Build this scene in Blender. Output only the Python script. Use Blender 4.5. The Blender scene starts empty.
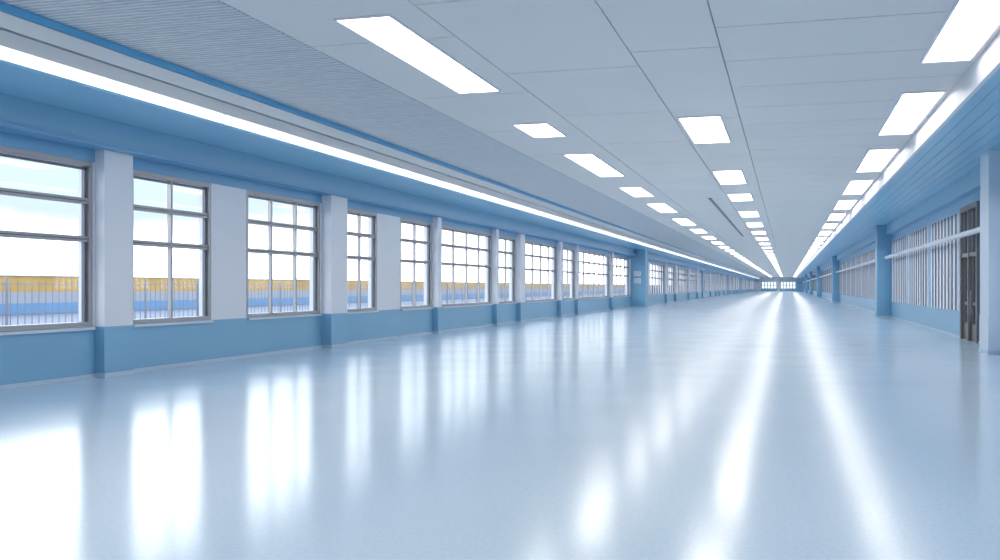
import bpy, math
from mathutils import Vector

scene = bpy.context.scene
scene.view_settings.view_transform = 'Standard'
scene.view_settings.exposure = 0.82

# ------------------------------------------------------------ materials
def lin(c):
    return tuple(((v/255)/12.92 if v/255 <= .04045 else ((v/255+.055)/1.055)**2.4) for v in c)+(1,)

def pmat(name, col, rough=.5, metal=0, spec=.5, noise=0.0, nscale=3.0, emis=None, estr=0):
    m = bpy.data.materials.new(name); m.use_nodes = True
    nt = m.node_tree; b = nt.nodes['Principled BSDF']
    c = lin(col)
    b.inputs['Base Color'].default_value = c
    b.inputs['Roughness'].default_value = rough
    b.inputs['Metallic'].default_value = metal
    b.inputs['Specular IOR Level'].default_value = spec
    tc = nt.nodes.new('ShaderNodeTexCoord')
    if noise > 0:
        n = nt.nodes.new('ShaderNodeTexNoise'); n.inputs['Scale'].default_value = nscale
        n.inputs['Detail'].default_value = 4
        nt.links.new(tc.outputs['Object'], n.inputs['Vector'])
        r = nt.nodes.new('ShaderNodeMix'); r.data_type = 'RGBA'
        r.inputs['A'].default_value = tuple(v*(1-noise) for v in c[:3])+(1,)
        r.inputs['B'].default_value = tuple(min(1, v*(1+noise)) for v in c[:3])+(1,)
        nt.links.new(n.outputs['Fac'], r.inputs['Factor'])
        nt.links.new(r.outputs['Result'], b.inputs['Base Color'])
    if emis:
        b.inputs['Emission Color'].default_value = lin(emis)
        b.inputs['Emission Strength'].default_value = estr
    return m

M_blue   = pmat('paint_blue', (130,180,211), .35, noise=.05, nscale=.6)
M_blued  = pmat('paint_blue_deep', (112,168,206), .35, noise=.05, nscale=.6)
M_bluesof= pmat('paint_blue_soffit', (144,198,228), .3, noise=.04, nscale=.5)
M_trim   = pmat('trim_blue', (92,174,222), .3)
M_white  = pmat('paint_white', (231,232,239), .4, noise=.03, nscale=.8)
M_pblue  = pmat('paint_pale_blue', (206,220,234), .4, noise=.03, nscale=.8)
M_ceil   = pmat('ceiling_tile', (226,224,225), .55, noise=.05, nscale=.35)
M_dark   = pmat('ceiling_joint', (140,143,150), .8)
M_cove   = pmat('cornice_plaster', (230,229,229), .5, noise=.03, nscale=.6)
M_frame  = pmat('window_aluminium', (170,169,171), .35, metal=.35, noise=.08, nscale=2)
M_frame2 = pmat('window_grey_aluminium', (110,113,120), .4, metal=.3)
M_brown  = pmat('door_bronze', (128,122,122), .45, metal=.3)
M_sill   = pmat('sill_stone', (206,216,228), .3)
M_light  = pmat('diffuser', (255,255,255), .5, emis=(255,247,236), estr=4.4)
M_lightr = pmat('diffuser_row', (255,255,255), .5, emis=(255,248,240), estr=2.3)
M_strip  = pmat('strip_diffuser', (255,255,255), .5, emis=(250,251,252), estr=.6)
M_yellow = pmat('yellow_wall', (180,142,66), .7, noise=.1, nscale=.5)
M_paleb  = pmat('pale_blue_render', (92,134,172), .6, noise=.05)
M_palew  = pmat('pale_render', (146,150,158), .6, noise=.05)
M_pave   = pmat('paving', (134,141,157), .8, noise=.04, nscale=.7)
M_fence  = pmat('fence_metal', (124,126,136), .5, metal=.2)
M_base   = pmat('baseboard', (190,208,226), .35)

# metal ribbed ceiling band
M_metal = pmat('ribbed_metal', (196,202,210), .38, metal=.25)
nt = M_metal.node_tree; b = nt.nodes['Principled BSDF']
tc = nt.nodes.new('ShaderNodeTexCoord')
mp = nt.nodes.new('ShaderNodeMapping'); mp.inputs['Scale'].default_value = (.35, 1, 1)
nt.links.new(tc.outputs['Object'], mp.inputs['Vector'])
w = nt.nodes.new('ShaderNodeTexWave'); w.bands_direction = 'Y'; w.inputs['Scale'].default_value = 2.6
w.inputs['Distortion'].default_value = 3.5; w.inputs['Detail'].default_value = 2; w.inputs['Detail Scale'].default_value = 3
nt.links.new(mp.outputs['Vector'], w.inputs['Vector'])
bp = nt.nodes.new('ShaderNodeBump'); bp.inputs['Strength'].default_value = .5; bp.inputs['Distance'].default_value = .03
nt.links.new(w.outputs['Fac'], bp.inputs['Height']); nt.links.new(bp.outputs['Normal'], b.inputs['Normal'])
mx = nt.nodes.new('ShaderNodeMix'); mx.data_type = 'RGBA'
mx.inputs['A'].default_value = lin((174,180,188)); mx.inputs['B'].default_value = lin((220,223,227))
nt.links.new(w.outputs['Fac'], mx.inputs['Factor']); nt.links.new(mx.outputs['Result'], b.inputs['Base Color'])

# floor: poured epoxy with fine speckle
M_floor = pmat('epoxy_floor', (220,230,238), .2)
nt = M_floor.node_tree; b = nt.nodes['Principled BSDF']
b.inputs['IOR'].default_value = 1.38
tc = nt.nodes.new('ShaderNodeTexCoord')
n1 = nt.nodes.new('ShaderNodeTexNoise'); n1.inputs['Scale'].default_value = 28; n1.inputs['Detail'].default_value = 3
nt.links.new(tc.outputs['Object'], n1.inputs['Vector'])
cr = nt.nodes.new('ShaderNodeValToRGB')
cr.color_ramp.elements[0].position = .3; cr.color_ramp.elements[0].color = lin((202,221,236))
cr.color_ramp.elements[1].position = .6; cr.color_ramp.elements[1].color = lin((214,229,241))
nt.links.new(n1.outputs['Fac'], cr.inputs['Fac']); nt.links.new(cr.outputs['Color'], b.inputs['Base Color'])
n2 = nt.nodes.new('ShaderNodeTexNoise'); n2.inputs['Scale'].default_value = .7
nt.links.new(tc.outputs['Object'], n2.inputs['Vector'])
mr = nt.nodes.new('ShaderNodeMapRange'); mr.inputs['To Min'].default_value = .14; mr.inputs['To Max'].default_value = .20
nt.links.new(n2.outputs['Fac'], mr.inputs['Value']); nt.links.new(mr.outputs['Result'], b.inputs['Roughness'])

# glass
def glassmat(name, tint, refl):
    m = bpy.data.materials.new(name); m.use_nodes = True
    nt = m.node_tree; nt.nodes.clear()
    o = nt.nodes.new('ShaderNodeOutputMaterial'); t = nt.nodes.new('ShaderNodeBsdfTransparent'); g = nt.nodes.new('ShaderNodeBsdfGlossy')
    t.inputs['Color'].default_value = tint; g.inputs['Roughness'].default_value = .03
    mm = nt.nodes.new('ShaderNodeMixShader'); mm.inputs[0].default_value = refl
    nt.links.new(t.outputs[0], mm.inputs[1]); nt.links.new(g.outputs[0], mm.inputs[2]); nt.links.new(mm.outputs[0], o.inputs[0])
    return m
M_glass = glassmat('window_glass', (.97,.985,1,1), .06)
M_glassd = glassmat('window_glass_tinted', (.20,.24,.28,1), .1)

# ------------------------------------------------------------ mesh helper
class MB:
    def __init__(s): s.v=[]; s.f=[]; s.mi=[]; s.mats=[]
    def m(s, mat):
        if mat not in s.mats: s.mats.append(mat)
        return s.mats.index(mat)
    def box(s, x0,x1,y0,y1,z0,z1, mat):
        x0,x1=min(x0,x1),max(x0,x1); k=len(s.v); i=s.m(mat)
        s.v += [(x0,y0,z0),(x1,y0,z0),(x1,y1,z0),(x0,y1,z0),(x0,y0,z1),(x1,y0,z1),(x1,y1,z1),(x0,y1,z1)]
        for q in ((0,3,2,1),(4,5,6,7),(0,1,5,4),(1,2,6,5),(2,3,7,6),(3,0,4,7)):
            s.f.append(tuple(k+a for a in q)); s.mi.append(i)
    def quad(s, pts, mat):
        k=len(s.v); s.v += list(pts); s.f.append((k,k+1,k+2,k+3)); s.mi.append(s.m(mat))
    def prism(s, prof, y0, y1, mat):   # profile in XZ extruded along Y
        k=len(s.v); n=len(prof); i=s.m(mat)
        s.v += [(p[0],y0,p[1]) for p in prof]+[(p[0],y1,p[1]) for p in prof]
        for a in range(n):
            c=(a+1)%n; s.f.append((k+a,k+c,k+n+c,k+n+a)); s.mi.append(i)
        s.f.append(tuple(k+a for a in reversed(range(n)))); s.mi.append(i)
        s.f.append(tuple(k+n+a for a in range(n))); s.mi.append(i)
    def build(s, name):
        me = bpy.data.meshes.new(name); me.from_pydata(s.v, [], s.f)
        for m in s.mats: me.materials.append(m)
        me.polygons.foreach_set('material_index', s.mi); me.update()
        import bmesh
        bm = bmesh.new(); bm.from_mesh(me); bmesh.ops.recalc_face_normals(bm, faces=bm.faces); bm.to_mesh(me); bm.free()
        ob = bpy.data.objects.new(name, me); scene.collection.objects.link(ob); return ob

# ------------------------------------------------------------ dimensions
XL, XR = -11.75, 5.25
Y0, Y1 = -16.0, 385.0
YA, YB = Y0+.03, Y1-.01
ZC = 5.27
SX_L, SZ_L = -9.86, 4.53      # left soffit edge
SX_R, SZ_R = 3.0, 4.85        # right soffit edge
SILL, HEAD = .90, 3.80

# floor
f = MB(); f.box(XL-.3, XR+.3, Y0-.3, Y1+.3, -.2, 0, M_floor); f.build('floor')

# ceiling: backing slab + tiles with open joints + ribbed band
c = MB()
c.box(XL-.3, XR+.3, Y0-.3, Y1+.3, ZC+.04, ZC+.3, M_dark)
cols = [(-7.0,-4.66,4.4,0.9),(-4.66,-2.36,4.4,2.6),(-2.36,-.98,6.6,1.4),(-.98,SX_R,2.2,.35)]
for (a,b_,L,off) in cols:
    y = Y0-off
    while y < Y1:
        ya, yb = max(y,YA), min(y+L,YB)
        if yb-ya>.1: c.box(a+.009, b_-.009, ya+.016, yb-.016, ZC, ZC+.04, M_ceil)
        y += L
y = YA
while y < YB:
    c.box(SX_L, -7.0-.01, y, min(y+6,YB)-.012, ZC-.0, ZC+.04, M_metal); y += 6
c.build('ceiling')

# left soffit and cornice
s = MB()
s.box(XL+.002, SX_L-.05, YA, YB, SZ_L, ZC-.002, M_bluesof)
s.box(SX_L-.05, SX_L, YA, YB, SZ_L, SZ_L+.04, M_bluesof)
s.box(SX_L-.05, SX_L, YA, YB, SZ_L+.22, 4.96, M_cove)
s.prism([(SX_L-.05,4.985),(SX_L+.02,4.985),(SX_L+.10,5.16),(SX_L-.05,5.16)], YA, YB, M_cove)
s.build('soffit_left')
s = MB(); s.box(SX_L-.02, SX_L+.16, YA, YB, 5.17, ZC-.005, M_trim); s.build('trim_1')
s = MB()
y=Y0+.2
while y < Y1-8:
    s.box(SX_L-.045, SX_L+.015, y, y+7.9, SZ_L+.05, SZ_L+.21, M_strip)
    y += 8
s.build('linear_strip_light')

# right soffit: longitudinal planks
s = MB()
s.box(SX_R+.02, XR-.002, YA, YB, SZ_R+.03, ZC-.002, M_blued)
x = SX_R+.0
while x < XR-.05:
    s.box(x+.006, min(x+.27,XR-.002)-.006, YA, YB, SZ_R, SZ_R+.03, M_bluesof); x += .27
s.build('soffit_right')
s = MB()
s.box(SX_R-.06, SX_R+.018, YA, YB, SZ_R-.02, ZC-.002, M_white)
s.build('trim_2')

# ------------------------------------------------------------ windows
wn = [0]
def window(side, y0, y1, ncol, z0=SILL, z1=HEAD, rows=(.53,.76), bars=0, outer=None):
    """side -1 left wall, +1 right wall."""
    wn[0]+=1
    X = XL if side<0 else XR
    d = side
    mf = M_frame
    mb = MB()
    xa, xb = X+.00*d, X+.16*d            # outer frame depth (outwards)
    t = .085
    e = .004
    y0+=e; y1-=e; z0+=e; z1-=e
    fo = outer or mf
    mb.box(xa,xb,y0,y0+t,z0,z1,fo); mb.box(xa,xb,y1-t,y1,z0,z1,fo)
    mb.box(xa,xb,y0+t,y1-t,z0,z0+t,fo); mb.box(xa,xb,y0+t,y1-t,z1-t,z1,fo)
    xs, xe = X+.05*d, X+.11*d
    q=.05
    mb.box(xs,xe,y0+t+.02,y0+t+.02+q,z0+t,z1-t,M_frame2); mb.box(xs,xe,y1-t-.02-q,y1-t-.02,z0+t,z1-t,M_frame2)
    mb.box(xs,xe,y0+t,y1-t,z1-t-.06,z1-t-.02,M_frame2)
    H=z1-z0
    for r in rows:
        z=z0+H*r
        mb.box(xa+.02*d,xb-.02*d,y0+t,y1-t,z-.05,z-.008,mf)
        mb.box(xa+.02*d,xb-.02*d,y0+t,y1-t,z+.008,z+.05,mf)
        mb.box(xs,xe,y0+t,y1-t,z-.008,z+.008,M_frame2)
    W=(y1-y0)
    for i in range(1,ncol):
        y=y0+W*i/ncol
        mb.box(xs-.01*d,xe,y-.032,y+.032,z0+t,z1-t,mf)
        mb.box(xe,xe+.02*d,y-.015,y+.015,z0+t,z1-t,M_frame2)
    if bars:
        n=int(W/bars)
        for i in range(1,n):
            y=y0+W*i/n
            if i%2: mb.box(X-.02*d,X+.05*d,y-.05,y+.05,z0+t,z1-t,M_white)
            else: mb.box(X-.03*d,X+.05*d,y-.025,y+.025,z0+t,z1-t,M_frame2)
    xg=X+.085*d
    mb.quad([(xg,y0+t,z0+t),(xg,y1-t,z0+t),(xg,y1-t,z1-t),(xg,y0+t,z1-t)],M_glass)
    return mb.build('window_%d'%wn[0])

left=[(-13.5,-10.5,2),(-9.6,-6.0,3),(-4.6,-1.6,2),(-.6,2.4,2),(3.4,7.2,3),(8.3,10.4,2),
      (11.4,14.95,1),(16.0,18.72,2),(20.15,23.86,3),(25.4,27.66,2),(29.5,32.45,2),(33.4,39.7,4),(40.7,43.5,2),
      (45.2,51.9,4),(53.4,56.6,2),(57.8,68.2,6),(70.0,77.2,4)]
y=89.5; k=0
while y < Y1-9:
    L=(11,7.5,14)[k%3]; left.append((y,min(y+L,Y1-1.5),5 if L<12 else 7)); y+=L+1.3; k+=1
for i,(a,b_,n) in enumerate(left):
    window(-1,a,b_,n,bars=(.8 if a>85 else 0))

# left wall
TH=.3
wl=MB()
wl.box(XL-TH,XL,Y0,Y1,0,SILL,M_blue)
wl.box(XL-TH,XL,Y0,Y1,HEAD,ZC-.002,M_blued)
prev=Y0
for (a,b_,n) in left+[(Y1,Y1,0)]:
    if a-prev>.02: wl.box(XL-TH,XL,prev,a,SILL,HEAD,M_white)
    prev=b_
wl.build('wall_left')
s=MB(); s.box(XL+.002,XL+.35,YA,YB,4.08,SZ_L-.002,M_blue); s.box(XL+.002,XL+.42,YA,YB,4.02,4.08,M_blued); s.build('trim_3')
s=MB()
for (a,b_,n) in left:
    s.box(XL+.002,XL+.07,a+.02,b_-.02,SILL-.05,SILL,M_sill)
s.build('trim_4')
s=MB(); s.box(XL+.002,XL+.035,YA,YB,.001,.07,M_base); s.build('baseboard_left')

# pillars left
def pillar(y0,y1,dep,bluepart=SILL,full_blue=False,top=4.02):
    mb=MB()
    X=XL; d=1
    a,b2=X+.003*d,X+dep*d
    mb.box(a,b2,y0,y1,bluepart,top-.003,M_blue if full_blue else M_white)
    mb.box(a,b2+.01*d,y0-.01,y1+.01,.002,bluepart,M_blue)
    mb.box(a,b2+.025*d,y0-.02,y1+.02,.002,.08,M_base)
    return mb.build('pillar')
for (a,b_,dp) in [(-5.8,-4.9,.25),(7.3,8.1,.25),(15.0,15.8,.2),(23.95,24.95,.28),(32.5,32.9,.2),(39.75,40.1,.2),(43.6,44.4,.2),(51.95,52.4,.2),(56.65,56.95,.15),(68.3,68.9,.2)]:
    pillar(a,b_,dp)
# blue pier with notice boards
mb=MB(); mb.box(XL+.003,-10.6,78.0,79.6,.002,4.0,M_blue); mb.box(XL+.43,-10.6,78.0,79.6,4.0,SZ_L-.003,M_blue)
mb.box(XL+.003,-10.57,77.97,79.63,.002,.08,M_base)
mb.build('pier')
for z in (1.9,2.45):
    mb=MB(); mb.box(-11.5,-10.95,77.95,77.997,z,z+.38,M_white); mb.box(-11.46,-10.99,77.94,77.95,z+.04,z+.34,M_sill); mb.build('notice_board')
for i,(a) in enumerate(left[17:]):
    pillar(a[1]+.2,a[1]+1.1,.2,full_blue=(i%5)==4)

# ------------------------------------------------------------ right wall
rp=[-4.0,26.0,56.0,110.0,165.0,220.0,275.0,330.0]   # pillars
right=[]
edges=[Y0+.5]+[v for p in rp for v in (p-.2,p+1.3)]+[Y1-.5]
DOOR=(31.0,33.9)
for i in range(0,len(edges),2):
    a,b_=edges[i],edges[i+1]
    if abs(a-27.3)<.1: right.append((28.0,30.6)); a=34.2
    n=max(1,round((b_-a)/7)); L=(b_-a)/n
    for j in range(n): right.append((a+j*L+.2,a+(j+1)*L-.2))
right.sort()
RH=4.05; RS=.75
for (a,b_) in right:
    window(1,a,b_,max(3,int((b_-a)/1.6)),z0=RS,z1=RH,rows=(.68,),bars=.36,outer=M_blue)
wr=MB()
wr.box(XR,XR+TH,Y0,DOOR[0],0,RS,M_blue); wr.box(XR,XR+TH,DOOR[1],Y1,0,RS,M_blue)
wr.box(XR,XR+TH,Y0,Y1,RH,ZC-.002,M_blued)
prev=Y0
op=sorted(right+[DOOR])
for (a,b_) in op+[(Y1,Y1)]:
    if a-prev>.02: wr.box(XR,XR+TH,prev,a,RS,RH,M_blue)
    prev=b_
wr.build('wall_right')
s=MB(); s.box(XR-.25,XR-.002,YA,YB,4.35,SZ_R-.002,M_blue); s.build('trim_5')
s=MB(); s.box(XR-.03,XR-.002,YA,DOOR[0],.001,.07,M_base); s.box(XR-.03,XR-.002,DOOR[1],YB,.001,.07,M_base); s.build('baseboard_right')
# door
mb=MB(); a,b_=DOOR; e=.004
for yy in (a+e,(a+b_)/2-.08,b_-.16-e): mb.box(XR-.08,XR+.12,yy,yy+.16,.002,RH-e,M_brown)
mb.box(XR-.08,XR+.12,a+.164,b_-.164,RH-.16,RH-e,M_brown)
mb.box(XR-.05,XR+.1,a+.164,b_-.164,2.5,2.62,M_brown)
for (p,q) in ((a+.17,(a+b_)/2-.09),((a+b_)/2+.09,b_-.17)):
    mb.box(XR+.02,XR+.07,p,q,.01,.5,M_brown)
    mb.box(XR+.02,XR+.07,p,p+.12,.5,2.5,M_brown); mb.box(XR+.02,XR+.07,q-.12,q,.5,2.5,M_brown)
    mb.box(XR+.02,XR+.07,p+.12,q-.12,1.05,1.15,M_brown)
    mb.quad([(XR+.045,p,.5),(XR+.045,q,.5),(XR+.045,q,RH-.16),(XR+.045,p,RH-.16)],M_glassd)
    yh=q-.15 if p<a+1 else p+.15
    mb.box(XR-.06,XR-.03,yh-.015,yh+.015,.8,1.5,M_frame); mb.box(XR-.03,XR+.02,yh-.015,yh+.015,.85,.88,M_frame); mb.box(XR-.03,XR+.02,yh-.015,yh+.015,1.42,1.45,M_frame)
mb.build('door_1')
for p in rp:
    mb=MB(); x0=4.6 if p<50 else 4.55
    mt = M_pblue if p<50 else M_blue
    mb.box(x0,XR-.255,p,p+1.1,.9,SZ_R-.004,mt)
    mb.box(XR-.26,XR-.003,p,p+1.1,.9,4.345,mt)
    mb.box(x0-.015,XR-.003,p-.015,p+1.115,.002,.9,mt)
    mb.box(x0-.03,XR-.035,p-.03,p+1.13,.002,.09,M_base)
    mb.build('pillar')
# white tubular rails along right windows
for i in range(len(rp)-1):
    a=rp[i]+1.9; b_=rp[i+1]-.8
    mb=MB(); x=XR-.34; r=.08; n=10
    mb.prism([(x+r*math.cos(2*math.pi*k/n),3.12+r*math.sin(2*math.pi*k/n)) for k in range(n)],a,b_,M_white)
    y=a+.5
    while y<b_-.2:
        mb.box(x,XR-.09,y-.02,y+.02,3.10,3.14,M_frame); y+=4.6
    mb.build('handrail_tube')

# ------------------------------------------------------------ end walls
we=MB()
for (a,b_,z0,z1,m) in [(XL,XR,3.6,ZC-.002,M_pblue),(XL,-9.2,0,3.6,M_white),(-3.6,-2.4,0,3.6,M_white),(3.2,XR,0,3.6,M_blue),(-9.2,-3.6,0,.9,M_blue),(-2.4,3.2,0,.9,M_blue)]:
    we.box(a,b_,Y1,Y1+.3,z0,z1,m)
we.build('wall_far')
for (a,b_) in ((-9.2,-3.6),(-2.4,3.2)):
    wn[0]+=1; mb=MB(); e=.004
    n=5
    for i in range(n+1):
        x=a+e+(b_-a-2*e-.2)*i/n; mb.box(x,x+.2,Y1+.01,Y1+.12,.9+e,3.6-e,M_frame2)
    for z in (.9+e,2.2,3.42-e): mb.box(a+e,b_-e,Y1+.01,Y1+.1,z,z+.15,M_frame2)
    mb.quad([(a+e,Y1+.06,.9+e),(b_-e,Y1+.06,.9+e),(b_-e,Y1+.06,3.6-e),(a+e,Y1+.06,3.6-e)],M_glassd)
    mb.build('window_%d'%wn[0])
wb=MB(); wb.box(XL,XR,Y0-.3,Y0,0,ZC-.002,M_white); wb.box(XL,XR,Y0,Y0+.02,0,.9,M_blue); wb.build('wall_back')

# ------------------------------------------------------------ ceiling light panels
def panel(x0,x1,y0,y1,ml=None):
    mb=MB(); t=.035
    z0=ZC-.03; z1=ZC-.001
    mb.box(x0,x0+t,y0,y1,z0,z1,M_white); mb.box(x1-t,x1,y0,y1,z0,z1,M_white)
    mb.box(x0+t,x1-t,y0,y0+t,z0,z1,M_white); mb.box(x0+t,x1-t,y1-t,y1,z0,z1,M_white)
    mb.box(x0+t,x1-t,y0+t,y1-t,z0+.008,z1,ml or M_light)
    mb.build('ceiling_light_panel')
y=-12.
while y<Y1-7: panel(2.08,2.86,y,y+5.4,M_lightr); y+=8.05
for (a,b_) in [(-14,-9),(-5,0),(21.8,25.8),(32.1,36.3),(40.3,43.5)]: panel(-2.28,-1.35,a,b_)
y=49.5
while y<Y1-6: panel(-2.28,-1.35,y,y+4.2,M_lightr); y+=9
for (a,b_) in [(-13,-8),(-5,0),(3.5,8.5),(12.5,17.9),(21.7,23.7),(27,32.7),(36.6,40.4),(44,49.3),(54,60)]: panel(-5.95,-5.12,a,b_)
y=64.
while y<Y1-6: panel(-5.95,-5.12,y,y+4.6); y+=9.2
# dark air slot
mb=MB(); mb.box(-3.12,-3.0,42,74,ZC-.03,ZC-.001,M_frame2); mb.box(-3.10,-3.02,42.1,73.9,ZC-.034,ZC-.03,M_dark); mb.build('air_diffuser_slot')

# ------------------------------------------------------------ outside
g=MB(); g.box(-400,XL-.31,-200,700,-.35,-.12,M_pave); g.box(XR+.31,400,-200,700,-.35,-.12,M_pave); g.box(XL-.3,XR+.3,Y1+.31,700,-.35,-.12,M_pave); g.build('ground_paving')
g=MB(); g.box(-46,-45,-60,500,-.11,.6,M_paleb); g.box(-46,-45,-60,500,.6,1.3,M_palew); g.box(-46,-45,-60,500,1.3,2.25,M_yellow); g.box(-46.1,-44.9,-60,500,2.25,2.33,M_palew); g.build('boundary_wall')
g=MB()
X=-30.; y=-30
while y<330:
    g.box(X-.015,X+.015,y-.015,y+.015,-.11,1.85,M_fence)
    y+=.4
y=-30
while y<330:
    g.box(X-.04,X+.04,y-.04,y+.04,-.11,1.95,M_fence); y+=4.5
g.box(X-.02,X+.02,-30,330,.5,.54,M_fence); g.box(X-.02,X+.02,-30,330,1.7,1.74,M_fence)
g.build('railing_fence')
g=MB(); g.box(19,20,-40,500,-.11,1.4,M_palew); g.box(18.9,20.1,-40,500,1.4,1.5,M_sill); g.build('boundary_wall')

# ------------------------------------------------------------ world: hazy sky, pale blue gap, unseen bright band added above for floor reflections
wd=bpy.data.worlds.new('sky'); scene.world=wd; wd.use_nodes=True
nt=wd.node_tree; bg=nt.nodes['Background']
tc=nt.nodes.new('ShaderNodeTexCoord'); sp=nt.nodes.new('ShaderNodeSeparateXYZ'); cr=nt.nodes.new('ShaderNodeValToRGB')
nt.links.new(tc.outputs['Generated'],sp.inputs[0])
nz=nt.nodes.new('ShaderNodeTexNoise'); nz.inputs['Scale'].default_value=4; nz.inputs['Detail'].default_value=4
nt.links.new(tc.outputs['Generated'],nz.inputs['Vector'])
ma=nt.nodes.new('ShaderNodeMath'); ma.operation='MULTIPLY_ADD'; ma.inputs[1].default_value=-.08
nt.links.new(nz.outputs['Fac'],ma.inputs[0])
ad=nt.nodes.new('ShaderNodeMath'); ad.operation='ADD'; ad.inputs[1].default_value=.045
nt.links.new(sp.outputs['Z'],ad.inputs[0]); nt.links.new(ad.outputs[0],ma.inputs[2])
nt.links.new(ma.outputs[0],cr.inputs['Fac'])
e=cr.color_ramp.elements
e[0].position=0.0; e[0].color=(1,.99,.98,1)
e[1].position=.55; e[1].color=(.20,.25,.32,1)
q=e.new(.045); q.color=(.60,.62,.64,1)
q=e.new(.075); q.color=(.15,.18,.20,1)
q=e.new(.12); q.color=(.155,.195,.225,1)
q=e.new(.16); q.color=(.90,.94,1,1)
q=e.new(.32); q.color=(.85,.92,1,1)
nt.links.new(cr.outputs['Color'],bg.inputs['Color']); bg.inputs['Strength'].default_value=3.2

# ------------------------------------------------------------ camera
cd=bpy.data.cameras.new('camera'); cam=bpy.data.objects.new('camera',cd); scene.collection.objects.link(cam)
cam.location=(0,0,1.6); cam.rotation_euler=(math.radians(90),0,math.atan(.287))
cd.sensor_width=36; cd.lens=36; cd.shift_y=.007; cd.clip_end=2000; cd.clip_start=.05
scene.camera=cam
